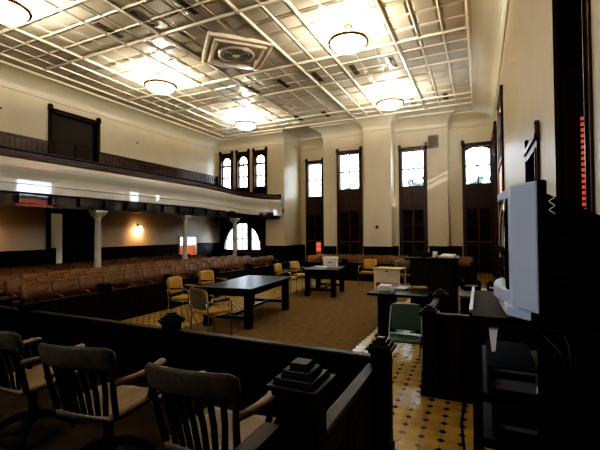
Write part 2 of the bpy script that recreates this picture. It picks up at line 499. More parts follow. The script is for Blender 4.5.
# ------------------------------------------------------------------ windows
def glazing(par, x0, x1, z0, z1, y, mat=CASE, cols=2, rows=2, pane=GLASS, arch=False):
    """sash in local coords, plane y, spanning x0..x1"""
    mb = MB(); t = .045
    mb.box(x0, x0+t, y-.03, y+.03, z0, z1); mb.box(x1-t, x1, y-.03, y+.03, z0, z1)
    mb.box(x0, x1, y-.03, y+.03, z0, z0+.06); mb.box(x0, x1, y-.03, y+.03, z1-t, z1)
    for c in range(1, cols):
        x = x0+(x1-x0)*c/cols; mb.box(x-.024, x+.024, y-.03, y+.03, z0, z1)
    for r_ in range(1, rows):
        z = z0+(z1-z0)*r_/rows; mb.box(x0, x1, y-.035, y+.035, z-.03, z+.03)
    if arch:  # segmental head
        n = 10; w_ = x1-x0; poly = [(x0, z1+.01), (x1, z1+.01)]
        for k in range(n+1):
            u = 1-k/n; poly.append((x0+w_*u, z1-.20+.19*math.sin(PI*u)))
        mb.prism(poly, 'y', y-.028, y+.028)
    o = mb.build('sash', mat, par)
    MB().box(x0+.01, x1-.01, y-.004, y+.004, z0+.01, z1-.01).build('pane', pane, par)
    return o
def casing(par, x0, x1, z0, z1, cw=.12, ears=True, mat=CASE, p=.085):
    mb = MB()
    mb.box(x0, x0+cw, -p, .10, z0, z1); mb.box(x1-cw, x1, -p, .10, z0, z1)
    mb.box(x0, x1, -p, .10, z1-cw, z1)
    mb.box(x0-.03, x1+.03, -p-.025, .0, z1-.03, z1+.02)
    if ears:
        for x in (x0-.02, x1-cw+.02):
            mb.box(x, x+cw, -p-.015, .0, z1, z1+.12); mb.frustum(x, x+cw, -p-.015, .0, z1+.12, z1+.17, .04)
    # inner bead
    mb.box(x0+cw*.55, x0+cw*.75, -p-.015, -p, z0, z1-cw); mb.box(x1-cw*.75, x1-cw*.55, -p-.015, -p, z0, z1-cw)
    return mb.build('frame', mat, par)
def shutter(par, x0, x1, z0, z1, y, mat=SHUT, glow=None, louv=True):
    mb = MB(); t = .05
    mb.box(x0, x0+t, y-.02, y+.02, z0, z1); mb.box(x1-t, x1, y-.02, y+.02, z0, z1)
    mb.box(x0, x1, y-.02, y+.02, z0, z0+.08); mb.box(x0, x1, y-.02, y+.02, z1-.06, z1)
    zm = (z0+z1)/2; mb.box(x0, x1, y-.02, y+.02, zm-.04, zm+.04)
    n = int((z1-z0)/.075)
    for k in range(n):
        z = z0+.06+(z1-z0-.12)*(k+.5)/n
        M = T(0, y, z) @ RX(math.radians(35))
        mb.box(x0+t, x1-t, -.03, .03, -.005, .005, M)
    o = mb.build('shutter', mat, par)
    MB().box(x0+.03, x1-.03, y+.028, y+.034, z0+.03, z1-.03).build('shutter_backing', glow or VENTD, par)
    return o
def tall_window(n, x0, x1, yp, rot=0, loc=None, zs=3.80, ztop=5.60, arch=False, glow=None, upglow=None, ears=True):
    w_ = sempty('window_%d' % n, loc or (0, yp, 0), rot)
    casing(w_, x0, x1, 0.0, ztop, ears=ears, p=.085 if ears else .045)
    a, b = x0+.12, x1-.12
    glazing(w_, a, b, zs, ztop-.12, .05, arch=arch)
    mb = MB(); mb.box(a, b, -.02, .12, zs-.14, zs); mb.box(a-.02, b+.02, -.06, -.02, zs-.06, zs-.02); mb.build('sill', CASE, w_)
    # grooved apron panel
    mb = MB(); mb.box(a, b, -.012, -.002, 2.88, zs-.14); m_ = 4
    for k in range(m_):
        u0 = a+(b-a)*k/m_+.03; u1 = a+(b-a)*(k+1)/m_-.03; mb.box(u0, u1, -.03, -.012, 2.98, zs-.24)
    mb.box(a, b, -.045, -.002, 2.82, 2.90)
    mb.build('apron_panel', upglow or SHUT, w_)
    xm = (a+b)/2
    for (u, v) in ((a, xm-.004), (xm+.004, b)):
        shutter(w_, u, v, 1.36, 2.82, -.036)
        shutter(w_, u, v, .04, 1.34, -.036, glow=glow if (u > a) else None)
    mb = MB(); mb.lathe([(.012,-.02),(.018,0),(.012,.02)], 8, T(xm-.03, -.062, 1.5)); mb.build('knob', BRONZE, w_)
    return w_
tall_window(1, -8.66, -7.62, 19.3, zs=3.72, ztop=5.70, glow=REDB)
tall_window(2, -6.14, -4.92, 17.3, zs=3.78, ztop=5.62)
tall_window(3, -3.30, -2.08, 17.7, zs=3.80, ztop=5.58)
tall_window(4, -.66, .585, 18.1, zs=3.80, ztop=5.58, arch=True)
# right wall windows (local x runs toward the viewer)
tall_window(5, 0, RW2[1]-RW2[0], 0, rot=-PI/2, loc=(XR, RW2[1], 0), upglow=REDH, ears=False)
tall_window(6, 0, RW3[1]-RW3[0], 0, rot=-PI/2, loc=(XR, RW3[1], 0), zs=4.85)
# nearest right window: deep dark reveal with folded shutters glowing red
w7 = sempty('window_7', (XR, RW1[1]+.10, 0), -PI/2)
L7 = RW1[1]-RW1[0]+.20
casing(w7, 0, L7, .95, 5.73, .10, p=.015)
MB().box(.10, L7-.10, .27, .29, 1.1, 5.6).build('shutter_backing', VENTD, w7)
mb = MB(); mb.box(.101,.106,.0,.26,1.1,5.6); mb.box(L7-.106,L7-.101,.0,.26,1.1,5.6); mb.box(.10,L7-.10,.0,.27,1.08,1.12); mb.box(.10,L7-.10,.0,.27,5.58,5.6)
mb.build('reveal', DARK, w7)
mb = MB(); mb.box(.11,.14,.02,.25,1.13,3.05); mb.prism([(.02,3.05),(.25,3.05),(.25,3.12),(.02,3.05)], 'x', .11, .14); mb.build('shutter', SHUT, w7)
shutter(w7, L7*.45, L7-.12, 1.14, 2.95, .17, glow=REDG)
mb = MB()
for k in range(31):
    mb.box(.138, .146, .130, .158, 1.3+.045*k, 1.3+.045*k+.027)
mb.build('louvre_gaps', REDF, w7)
# gallery windows (tall arched sash above the balcony)
for k, (a, b) in enumerate(BWIN):
    w_ = sempty('window_%d' % (8+k), (0, 17.3, 0))
    casing(w_, a, b, 3.2, 6.12, .12)
    glazing(w_, a+.12, b-.12, 4.2, 5.45, .06, cols=2, rows=2)
    glazing(w_, a+.12, b-.12, 5.45, 6.0, .06, cols=1, rows=1, arch=True)
    mb = MB(); mb.box(a+.12, b-.12, 0, .08, 3.2, 4.2); mb.build('apron_panel', SHUT, w_)
    # pierced carved head
    mb = MB(); xm = (a+b)/2
    for s_ in (-1, 1):
        mb.prism([(xm+s_*.30, 6.0), (xm+s_*.30, 5.62), (xm+s_*.20, 5.80), (xm+s_*.02, 5.92), (xm, 6.0)], 'y', 0.0, .05)
    mb.lathe([(.05,-.02),(.06,0),(.05,.02)], 12, T(xm, .02, 5.62) @ RX(PI/2))
    mb.box(xm-.02, xm+.02, 0, .05, 5.4, 6.0)
    mb.build('carved_head', CASE, w_)
# arched window beneath the balcony
w11 = sempty('window_11', (-11.55, 17.3, 0))
mb = MB(); R0, R1 = 1.30, 1.13; pts = []
n = 24
outer = [(R0*math.cos(PI*k/n), .82+1.62*math.sin(PI*k/n)) for k in range(n+1)]
inner = [(R1*math.cos(PI*k/n), .92+1.40*math.sin(PI*k/n)) for k in range(n+1)]
vs = [(x,-.06,z) for x,z in outer]+[(x,-.06,z) for x,z in inner]+[(x,.12,z) for x,z in outer]+[(x,.12,z) for x,z in inner]
m_ = n+1; fs = []
for k in range(n):
    fs += [(k,k+1,m_+k+1,m_+k),(2*m_+k,2*m_+k+1,3*m_+k+1,3*m_+k),(m_+k,m_+k+1,3*m_+k+1,3*m_+k),(k,k+1,2*m_+k+1,2*m_+k)]
mb.add(vs, fs)
mb.box(-1.30,1.30,-.06,.12,.72,.92)
mb.box(-.60,-.32,-.05,.10,.9,2.30); mb.box(.32,.60,-.05,.10,.9,2.30); mb.box(-.02,.02,-.02,.08,.9,2.36); mb.box(-1.1,1.1,-.03,.08,1.47,1.52)
mb.build('frame', CASE, w11)
mb = MB()   # dark spandrel panelling round the arch
poly = [(1.42, .05),(1.42,2.48),(-1.42,2.48),(-1.42,.05),(-1.32,.05),(-1.32,.82)]
poly += [(x*1.0, z) for x, z in reversed(outer)] + [(1.32,.82),(1.32,.05)]
for k in range(n):
    (xa,za),(xb,zb) = outer[k], outer[k+1]
    mb.add([(xa,-.03,za),(xb,-.03,zb),(xb,-.03,2.5),(xa,-.03,2.5)], [(0,1,2,3)])
mb.box(-1.45,-1.28,-.04,.0,.02,2.5); mb.box(1.28,1.45,-.04,.0,.02,2.5); mb.box(-1.3,1.3,-.04,0,.02,.75)
mb.build('spandrel_panel', DARK, w11)
MB().box(-1.2,1.2,.05,.06,.85,2.35).build('pane', GLASS, w11)
# small bright window low in the left wall (self-glowing white pane, red glow put in as an emissive panel)
w12 = sempty('window_12', (XL, 14.2, 0), PI/2)
casing(w12, 0, 1.26, .5, 1.66, .06, ears=False, mat=WHITE)
MB().box(.06,1.20,.05,.06,1.22,1.60).build('pane', DAYP, w12)
MB().box(.06,1.20,.05,.06,.57,1.22).build('red_glow_panel', REDF, w12)

# ------------------------------------------------------------------ doors
d1 = sempty('door_1', (XL, 8.0, 0), PI/2)          # beneath the balcony, left leaf ajar
casing(d1, 0, 1.9, 0, 2.62, .11, ears=True, mat=DARK)
mb = MB(); mb.box(.62,1.79,.05,.10,.01,2.52)
for z0,z1 in ((.15,1.0),(1.15,2.4)):
    for x0 in (.70,1.26): mb.box(x0,x0+.45,.035,.06,z0,z1)
lf = mb.build('door_leaf', DARK, d1)
mb = MB(); mb.lathe([(.02,-.03),(.028,0),(.02,.03)],10,T(.74,.02,1.02)); mb.build('handle', BRONZE, lf)
mb = MB(); mb.box(.0,1.9,.62,.64,.0,2.6); mb.box(.0,.02,.31,.64,0,2.6); mb.box(1.88,1.9,.31,.64,0,2.6); mb.box(.0,1.9,.31,.64,2.54,2.6); mb.build('vestibule_wall', WALL, d1)
MB().box(.05,.72,.60,.62,.02,1.3).build('vestibule_wainscot', DARKW, d1)
mb = MB(); mb.box(.46,.53,.60,.63,1.42,1.56); mb.build('light_switch', BRONZE, d1)
d2 = sempty('door_2', (XL, 8.05, 0), PI/2)         # gallery door
casing(d2, 0, 1.9, 2.95, 6.06, .13, ears=True, mat=DARK)
mb = MB(); mb.box(.13,1.77,.06,.12,2.95,5.95)
for x0 in (.22,1.0): mb.box(x0,x0+.68,.03,.08,3.2,5.0)
mb.build('door_leaf', DARK, d2)
mb = MB(); mb.box(.13,1.77,.05,.11,5.1,5.93); mb.build('transom_panel', BLACKW, d2)
d3 = sempty('door_3', (XR, 5.93, 0), -PI/2)         # right wall door
casing(d3, 0, 1.1, 0, 2.82, .12, ears=True, p=.03)
mb = MB(); mb.box(.08,1.02,.08,.14,.0,2.76)
for z0,z1 in ((.2,1.1),(1.25,2.0),(2.1,2.62)):
    for x0 in (.19,.58): mb.box(x0,x0+.33,.055,.1,z0,z1)
mb.build('door_leaf', DARK, d3)

# ------------------------------------------------------------------ balcony
bal = sempty('balcony')
def sag(y): return -.20*max(0, min(1, (y-12.5)/4.5))
bp = [(-10.3, YF+.02), (-10.3, 6.0), (-10.3, 12.5), (-10.3, 14.0), (-10.3, 14.7)]
for k in range(1, 11):
    a = PI/2*k/10
    bp.append((-10.3+1.3*(1-math.cos(a)), 14.7+2.3*math.sin(a)))
bp = [(x, y, sag(y)) for x, y in bp]
FRONT = [(-.02,3.68),(.05,3.66),(.085,3.56),(.075,3.46),(.045,3.36),(.018,3.29),(.006,3.22),(.0,3.16),(.0,3.085),(.022,3.075),(.022,3.06),(.0,3.045),(.0,2.86),(-.02,2.84),(-.3,2.84),(-.3,3.68)]
mb = MB(); mb.sweep(bp, FRONT, closed_prof=True); mb.build('balcony_front', BALC, bal)
mb = MB(); mb.sweep(bp, [(-.06,3.67),(.05,3.67),(.055,3.72),(.03,3.75),(.03,3.86),(.075,3.88),(.08,3.92),(.0,3.935),(-.08,3.92),(-.08,3.67)], closed_prof=True)
mb.build('top_rail', CASE, bal)
mb = MB(); mb.sweep([(x,y,0) for x,y,_ in bp], [(-.08,3.7),(-.10,3.7),(-.10,3.02),(-.08,3.02)], closed_prof=True); mb.build('parapet_back', DARKW, bal)
mb = MB()
fl = [(x-.06, y) for x, y, _ in bp]
poly = [(p[0], p[1]) for p in offset_path(bp, -.1)] + [(-9.02,17.1),(-9.02,17.28),(XL+.01,17.28),(XL+.01,YF+.02)]
mb.prism(poly, 'z', 2.80, 3.0); mb.build('gallery_floor', DARK, bal)
mb = MB()
mb.box(-10.62,-10.38,YF+.02,16.6,2.5,2.80)
for k in range(24):
    y = YF+.6+.8*k
    mb.box(-10.38,-10.28,y,y+.45,2.58,2.80)
mb.box(XL+.02,-9.25,16.95,17.25,2.5,2.8)
mb.box(-10.62,-9.25,16.35,16.6,2.5,2.8)
mb.build('soffit_beam', BEAMW, bal)
# wainscot of the gallery back wall
mb = MB()
for y0, y1 in ((YF+.02, 8.03), (9.97, 17.28)):
    mb.box(XL+.005, XL+.04, y0, y1, 3.0, 4.86); mb.box(XL+.005, XL+.08, y0, y1, 4.86, 4.93)
    nn = int((y1-y0)/.16)
    for k in range(nn):
        y = y0+.08+k*.16; mb.box(XL+.04, XL+.055, y, y+.09, 4.5, 4.80)
    mb.box(XL+.04, XL+.065, y0, y1, 4.36, 4.42)
mb.build('gallery_wainscot', CASE, bal)

# columns
cp = thing('column', 'slim white column under the balcony, nearest of the three, beside dark doorway', 'column', (-10.5, 7.92, 0), 0, 'columns under the balcony')
mb = MB(); mb.lathe([(.13,0.006),(.13,.10),(.105,.13),(.10,.2),(.098,.8),(.085,2.22),(.10,2.24),(.10,2.27),(.085,2.28)], 20); mb.build('shaft', WHITE, cp)
mb = MB(); mb.lathe([(.085,2.27),(.10,2.32),(.12,2.38),(.17,2.43),(.19,2.45)], 16)
mb.box(-.19,.19,-.19,.19,2.45,2.50)
for a in range(4):
    mb.tube([(.11*math.cos(a*PI/2+PI/4), .11*math.sin(a*PI/2+PI/4), 2.30), (.17*math.cos(a*PI/2+PI/4), .17*math.sin(a*PI/2+PI/4), 2.37), (.22*math.cos(a*PI/2+PI/4), .22*math.sin(a*PI/2+PI/4), 2.44)], [.02,.028,.03], 6)
mb.build('capital', WHITE, cp)
dup(cp, (-10.5, 11.72, 0), 0, 'slim white column under the balcony, middle of the three, right of the lit sconce')
dup(cp, (-10.5, 15.1, 0), 0, 'slim white column in front of the arched window, farthest of three')

# ------------------------------------------------------------------ ceiling fixtures
def add_light(name, kind, loc, power, col, size=.1, rot=None, shape=None, sy=None):
    ld = bpy.data.lights.new(name, kind); ld.energy = power; ld.color = col
    if kind == 'POINT': ld.shadow_soft_size = size
    if kind == 'AREA':
        ld.size = size
        if sy: ld.shape = 'RECTANGLE'; ld.size_y = sy
    o = bpy.data.objects.new(name, ld); COL.objects.link(o); o.location = loc
    if rot: o.rotation_euler = rot
    return o
ZL = 6.38
LG = 'bowl ceiling lights'
cl = thing('ceiling_light', 'lit bowl ceiling light with bronze rim, nearest one right of the medallion', 'ceiling light', (-2.82, 8.83, ZL), 0, LG)
mb = MB(); mb.lathe([(.44,-.0),(.43,-.04),(.38,-.10),(.29,-.16),(.17,-.20),(.02,-.215)], 32, cap=False); mb.build('bowl', BOWL, cl)
mb = MB(); mb.lathe([(.43,-.015),(.485,-.02),(.49,.02),(.475,.045),(.435,.05),(.43,-.015)], 32, cap=False); mb.build('rim', BRONZE, cl)
mb = MB()
for k in range(3):
    a = k*2*PI/3+.4; mb.tube([(.46*math.cos(a),.46*math.sin(a),.03),(.05*math.cos(a),.05*math.sin(a),.34)], .008, 6)
mb.lathe([(.12,.42),(.12,.38),(.06,.34),(.03,.33)], 16); mb.build('hanger', BRONZE, cl)
LPOS = [(-2.82, 8.83), (-8.95, 8.90), (-2.84, 13.70), (-8.92, 13.66), (-8.72, 4.42)]
LLAB = [None, 'lit bowl ceiling light with bronze rim, left of the medallion, above the gallery door',
        'lit bowl ceiling light near the tall pier on the back wall', 'lit bowl ceiling light nearest the gallery windows',
        'lit bowl ceiling light cut off by the picture corner, over the balcony']
for (x, y), l in zip(LPOS, LLAB):
    if l: dup(cl, (x, y, ZL), 0, l)
LAMPS = LPOS + [(-2.82, 4.3)]
dup(cl, (-2.82, 4.3, ZL), 0, 'unseen lit bowl ceiling light above the jury box, added for foreground light')  # out-of-frame fixture added to the light grid to brighten the foreground
for x, y in LAMPS:
    add_light('lamp_uplight', 'POINT', (x, y, ZL+.01), 430, (1, .90, .72), .12)

# medallion with fan grille
md = thing('ceiling_medallion', 'diamond-set square ceiling medallion with round fan grille', 'ceiling medallion', (-6.03, 8.78, ZC))
mb = MB()
def sqring(r0, r1, z0, z1):
    vs = []
    for r_, z in ((r0, z0), (r1, z1)):
        for k in range(4):
            a = k*PI/2; vs.append((r_*math.cos(a), r_*math.sin(a), z))
    mb.add(vs, [(k, (k+1)%4, 4+(k+1)%4, 4+k) for k in range(4)])
for r0, r1, z0, z1 in ((1.24,1.20,0,-.07),(1.20,1.12,-.07,-.08),(1.12,1.06,-.08,-.03),(1.06,1.0,-.03,-.03),(1.0,.96,-.03,-.10),(.96,.88,-.10,-.11),(.88,.80,-.11,-.05),(.80,.05,-.05,-.05)):
    sqring(r0, r1, z0, z1)
mb.build('square_frame', RIB, md)
mb = MB()
mb.lathe([(.50,-.05),(.50,-.10),(.46,-.12),(.42,-.11),(.41,-.06)], 32, cap=False); mb.build('ring', TIN, md)
mb = MB()
for r_ in (.38,.32,.26,.20,.14): mb.lathe([(r_,-.07),(r_,-.11),(r_-.025,-.12),(r_-.025,-.07)], 28, cap=False)
for k in range(12):
    mb.box(.05,.40,-.008,.008,-.10,-.085, RZ(k*PI/6))
mb.lathe([(.09,-.05),(.09,-.13),(.05,-.15),(.01,-.155)], 16)
mb.build('fan_grille', VGREY, md)
MB().lathe([(.41,-.056),(.41,-.06)], 28).build('duct_opening', VENTD, md)

# ceiling vents
vt = thing('ceiling_vent', '', 'vent', (0,0,0), 0, 'dark slotted ceiling vents')
MB().box(-.075,.075,-.36,.36,-.022,-.0195).build('duct_opening', VENTD, vt)
mb = MB()
mb.box(-.085,-.07,-.37,.37,-.032,-.018); mb.box(.07,.085,-.37,.37,-.032,-.018); mb.box(-.085,.085,-.37,-.355,-.032,-.018); mb.box(-.085,.085,.355,.37,-.032,-.018)
for k in range(13): mb.box(-.07,.07,-.35+.0575*k-.006,-.35+.0575*k+.006,-.030,-.020)
mb.build('grille', VENTG, vt)
VP = []
for k, x in enumerate((-8.16,-6.99,-5.75)): VP.append((x, 6.45, '%s dark ceiling vent from the balcony side in the row before the medallion' % ORD[k]))
for k, x in enumerate((-7.06,-5.87,-4.64,-3.42,-2.24)): VP.append((x, 11.28, '%s dark ceiling vent from the balcony side in the row behind the medallion' % ORD[k]))
for k, x in enumerate((-7.07,-5.81,-2.25,-1.07)): VP.append((x, 15.0, '%s dark ceiling vent from the balcony side in the farthest row' % ORD[k]))
for k, (x, y, l) in enumerate(VP):
    o = vt if k == 0 else dup(vt, (0,0,0))
    o.location = (x, y, ZC); o['label'] = l

# ------------------------------------------------------------------ wall fittings
def sconce(y, label):
    s_ = thing('wall_sconce', label, 'wall light', (XL, y, 2.02), 0, 'wall sconces under the balcony')
    mb = MB(); mb.lathe([(.0,.0),(.06,.0),(.05,.03),(.02,.04)], 12, T(0,0,.12) @ RY(PI/2)); mb.tube([(.02,0,.12),(.10,0,.18),(.16,0,.14),(.17,0,.08)], .012, 8); mb.build('bracket', BRONZE, s_)
    mb = MB(); mb.lathe([(.03,.08),(.06,.05),(.085,-.02),(.10,-.09)], 16, T(.17,0,0), cap=False); mb.build('shade', BULB, s_)
    add_light('sconce_bulb', 'POINT', (XL+.17, y, 1.93), 14, (1, .6, .3), .05)
    return s_
sconce(11.78, 'glowing wall sconce on the cream wall between the first two columns')
sconce(6.05, 'glowing wall sconce left of the dark doorway, at the picture edge')
o = MB().lathe([(.0,0),(.075,0),(.07,.02),(.05,.04),(.0,.045)], 18).build('thermostat', BRONZE, None, M=T(-4.15,16.904,2.02) @ RX(PI/2)); tag(o, 'small round dark fitting on the broad pier between tall windows', 'wall fitting')
gv = thing('wall_vent', 'square grey grille high on the wall right of a tall window', 'vent', (-1.80, 17.7, 5.75))
MB().box(-.20,.20,-.02,-.001,-.26,.26).build('backing', VENTD, gv)
mb = MB()
for k in range(9): mb.box(-.20,.20,-.035,-.01,-.24+.055*k,-.24+.055*k+.03)
mb.box(-.22,-.19,-.04,-.001,-.28,.28); mb.box(.19,.22,-.04,-.001,-.28,.28); mb.box(-.22,.22,-.04,-.001,.25,.28); mb.box(-.22,.22,-.04,-.001,-.28,-.25)
mb.build('grille', VGREY, gv)
for y, z, l in ((11.76, 5.66, 'small dark hook high on the cream wall right of the gallery door'), (6.62, 5.64, 'small dark hook high on the cream wall left of the gallery door')):
    mb = MB(); mb.lathe([(.0,0),(.03,0),(.03,.02),(.0,.025)], 10, T(XL-.004,y,z) @ RY(PI/2)); mb.tube([(XL+.01,y,z),(XL+.06,y,z-.01),(XL+.07,y,z+.03)], .01, 6)
    tag(mb.build('wall_hook', BRONZE), l, 'hook', 'hooks on the upper left wall')

# ------------------------------------------------------------------ auditorium seats
def seat_proto():
    t = thing('auditorium_seat', '', 'seat')
    # faces +X; back at x=0
    rings = []
    W = .28
    for k in range(9):
        u = -1+2*k/8; y = u*W; bow = .05*u*u
        top = .86-.022*abs(u)**4
        rings.append([(bow-.02, y, .46), (bow+.0, y, .46), (bow-.045, y, .66), (bow-.085, y, top), (bow-.10, y, top+.005), (bow-.115, y, top-.01), (bow-.075, y, .66)])
    mb = MB(); mb.loft(rings); mb.build('backrest', SEATW, t)
    mb = MB(); mb.box(.03,.40,-.24,.24,.42,.445)
    rings = [[(.02, y_, .41), (.40, y_, .40), (.445, y_, .415), (.45, y_, .43), (.43, y_, .445), (.2, y_, .43), (.02, y_, .44)] for y_ in (-.235,-.1,.1,.235)]
    mb = MB(); mb.loft(rings, smooth=False); mb.build('seat', SEATW, t)
    mb = MB(); mb.box(.065,.15,-.295,-.275,0.006,.58); mb.box(-.10,.26,-.30,-.27,0.006,.05); mb.box(.0,.30,-.293,-.277,.36,.42)
    mb.build('side_standard', SEATD, t)
    mb = MB(); rr = []
    for k in range(7):
        u = k/6; rr.append((.085+.27*u, -.285, .58+.03*math.sin(PI*u)-.03*u))
    mb.tube(rr, [.022,.026,.028,.028,.03,.032,.026], 8); mb.build('armrest', SEATW, t)
    return t
sp_ = seat_proto()
KC = {}
seat_kids = KIDS(sp_)
first = True
def put_seat(x, y, rot, label, group, side):
    global first
    if first: o = sp_; first = False
    else:
        o = sp_.copy(); COL.objects.link(o)
        for ch in seat_kids:
            c = ch.copy(); COL.objects.link(c); c.parent = o
    o.location = (x, y, 0); o.rotation_euler = (0, 0, rot); o['label'] = label; o['group'] = group
ROWN = ['row next to the bar rail', 'second row from the bar rail', 'third row from the bar rail', 'row just behind the white columns', 'row nearest the left wall']
for r_, (x, y0, n) in enumerate(((-7.75,4.55,17),(-8.62,4.75,16),(-9.50,4.95,16),(-11.15,5.6,15),(-12.05,5.6,15))):
    for k in range(n):
        put_seat(x, y0+.57*k, 0, '%s brown wooden seat from the near end, %s' % (ORD[k], ROWN[r_]), 'wooden seats in the spectator rows', 0)
for r_, y in enumerate((14.45, 15.35)):
    for k in range(11):
        put_seat(-6.2+.57*k, y, -PI/2, '%s brown wooden seat from the balcony side, %s of the back-wall seats' % (ORD[k], ['front row', 'rear row'][r_]), 'wooden seats along the back wall', 0)

# ------------------------------------------------------------------ newels and rails
def newel(par, x, y, zb, zp, s_=.10, mat=JURYW):
    """post with a stepped pyramid cap; zp = height of the cap plate's top"""
    mb = MB(); p = s_*.70
    mb.box(x-p,x+p,y-p,y+p,zb,zp-.03); mb.box(x-p-.012,x+p+.012,y-p-.012,y+p+.012,zb,zb+.12)
    mb.box(x-p*.6,x+p*.6,y-p-.006,y+p+.006,zb+.2,zp-.15); mb.box(x-p-.006,x+p+.006,y-p*.6,y+p*.6,zb+.2,zp-.15)
    o = mb.build('newel_post', mat, par, bevel=.004)
    mb = MB()
    mb.box(x-s_*.85,x+s_*.85,y-s_*.85,y+s_*.85,zp-.045,zp-.022)
    mb.box(x-s_,x+s_,y-s_,y+s_,zp-.022,zp)
    h = .021*s_/.1; z = zp
    for k, f_ in enumerate((.82,.60,.38)):
        a = s_*f_; mb.frustum(x-a,x+a,y-a,y+a,z,z+h*1.1,.006); z += h*1.1
    mb.build('newel_cap', mat, o, bevel=.003)
    return o
def rail_run(par, x0, y0, x1, y1, zb, zt, mat=JURYW, w_=.05, th=.025, n=None):
    L = math.hypot(x1-x0, y1-y0); M = T(x0,y0,0) @ RZ(math.atan2(y1-y0, x1-x0))
    mb = MB(); mb.prism([(-w_,zt-.035),(-w_*.8,zt-.05),(w_*.8,zt-.05),(w_,zt-.035),(w_,zt-.012),(w_*.7,zt),(-w_*.7,zt),(-w_,zt-.012)], 'x', 0, L, M)
    mb.build('top_rail', mat, par)
    mb = MB(); mb.box(0,L,-th,th,zb,zt-.05,M)
    n = n or max(1, round(L/.75))
    mb.box(0,L,-th-.012,th+.012,zb,zb+.14,M); mb.box(0,L,-th-.010,th+.010,zt-.13,zt-.05,M)
    for k in range(n):
        a, b = L*k/n, L*(k+1)/n
        mb.box(a,a+.05,-th-.010,th+.010,zb,zt-.05,M); mb.box(b-.05,b,-th-.010,th+.010,zb,zt-.05,M)
        for s_ in (-1,1):
            y = s_*(th+.004); mb.box(a+.11,b-.11,min(0,y),max(0,y),zb+.2,zt-.19,M)
    mb.build('panel', mat, par)
jr = thing('jury_rail', 'black-brown panelled rail along the front of the jury box', 'railing', (0,0,0))
for a, b in ((-7.75,-5.62),(-5.46,-3.03),(-2.89,-.79)): rail_run(jr, a, 3.10, b, 3.10, .0, .78)
newel(jr, -7.8, 3.10, 0, .89); newel(jr, -5.54, 3.12, 0, .86); newel(jr, -2.96, 3.10, 0, .88); newel(jr, -.72, 3.03, 0, .885)
js = thing('jury_side_rail', 'dark panelled side rail from stepped-cap newel down to far corner', 'railing', (0,0,0))
rail_run(js, -.76, 1.57, -.76, 2.925, .0, .77, n=2)
newel(js, -.685, 1.47, 0, 1.165, .112)
ju = thing('jury_side_rail', 'upper tier side rail beside the third jury chair, behind the near newel', 'railing', (0,0,0))
rail_run(ju, -.76, -2.0, -.76, 1.352, .0, 1.02, n=3)

br = thing('bar_rail', 'long low dark panelled bar rail before the spectator seats', 'railing', (0,0,0))
PY = [3.45, 5.25, 7.0, 8.75, 10.5, 12.25, 13.72]
for a, b in zip(PY[:-1], PY[1:]): rail_run(br, -6.75, a+.08, -6.75, b-.08, 0, .66, mat=DARK, n=2)
for y in PY:
    mb = MB(); mb.box(-6.84,-6.66,y-.09,y+.09,0,.76); mb.box(-6.86,-6.64,y-.11,y+.11,.76,.79); mb.frustum(-6.84,-6.66,y-.09,y+.09,.79,.82,.03)
    mb.build('newel_post', DARK, br, bevel=.004)
b2 = thing('bar_rail', 'dark panelled bar rail in front of the back-wall seats', 'railing', (0,0,0))
for a, b in ((-6.64,-4.7),(-4.5,-2.6),(-2.4,-.3)): rail_run(b2, a, 13.72, b, 13.72, 0, .66, mat=DARK, n=2)
for x in (-4.6,-2.5,-.2):
    mb = MB(); mb.box(x-.09,x+.09,13.63,13.81,0,.76); mb.box(x-.11,x+.11,13.61,13.83,.76,.79); mb.frustum(x-.09,x+.09,13.63,13.81,.79,.82,.03)
    mb.build('newel_post', DARK, b2, bevel=.004)

# ------------------------------------------------------------------ counsel tables
def table(label, cx, cy, w_, l_, rot, ztop=.76):
    t = thing('counsel_table', label, 'table', (cx, cy, 0.006), rot, 'counsel tables')
    z = ztop-.006
    mb = MB(); mb.box(-w_/2,w_/2,-l_/2,l_/2,z-.045,z); mb.build('tabletop', TABLEW, t, bevel=.01)
    mb = MB(); a, b = w_/2-.10, l_/2-.10
    for s_ in (-1,1):
        mb.box(min(s_*a,s_*(a-.03)),max(s_*a,s_*(a-.03)),-b,b,z-.16,z-.045); mb.box(-a,a,min(s_*b,s_*(b-.03)),max(s_*b,s_*(b-.03)),z-.16,z-.045)
    mb.build('apron', TABLEW, t)
    for sx in (-1,1):
        for sy in (-1,1):
            x, y = sx*(w_/2-.12), sy*(l_/2-.12)
            mb = MB(); mb.box(x-.065,x+.065,y-.065,y+.065,0,z-.045); mb.build('leg', TABLEW, t, bevel=.008)
    for sy in (-1,1):
        y = sy*(l_/2-.12); mb = MB(); mb.box(-w_/2+.185,w_/2-.185,y-.025,y+.025,.16,.22); mb.build('stretcher', TABLEW, t)
    mb = MB(); mb.box(-.025,.025,-l_/2+.145,l_/2-.145,.165,.215)
    mb.build('stretcher', TABLEW, t)
    for sx in (-1,1):
        pass
    return t
table('polished black counsel table nearest the jury rail, yellow chairs around it', -4.46, 6.97, 1.12, 2.12, math.radians(6))
table('dark counsel table farther back with white carton on it', -4.12, 10.5, .98, 1.36, math.radians(7))
bx = thing('carton', 'white cardboard carton standing on the farther counsel table', 'box', (-4.02, 10.68, .76), math.radians(12))
MB().box(-.20,.20,-.15,.15,0,.24).build('carton_body', PAPER, bx, bevel=.006)
mb = MB(); mb.box(-.21,.21,-.16,.16,.22,.30); mb.build('lid', PAPER, bx, bevel=.005)
MB().box(-.06,.06,-.152,-.149,.13,.165).build('hand_hole', VGREY, bx)
o = MB().box(-.15,.15,-.11,.11,0,.05).build('paper_stack', PAPER, None, bevel=.003); o.location = (-4.16, 10.30, .76); o.rotation_euler = (0,0,.2)
tag(o, 'flat white stack of paper before the carton on the farther table', 'papers')

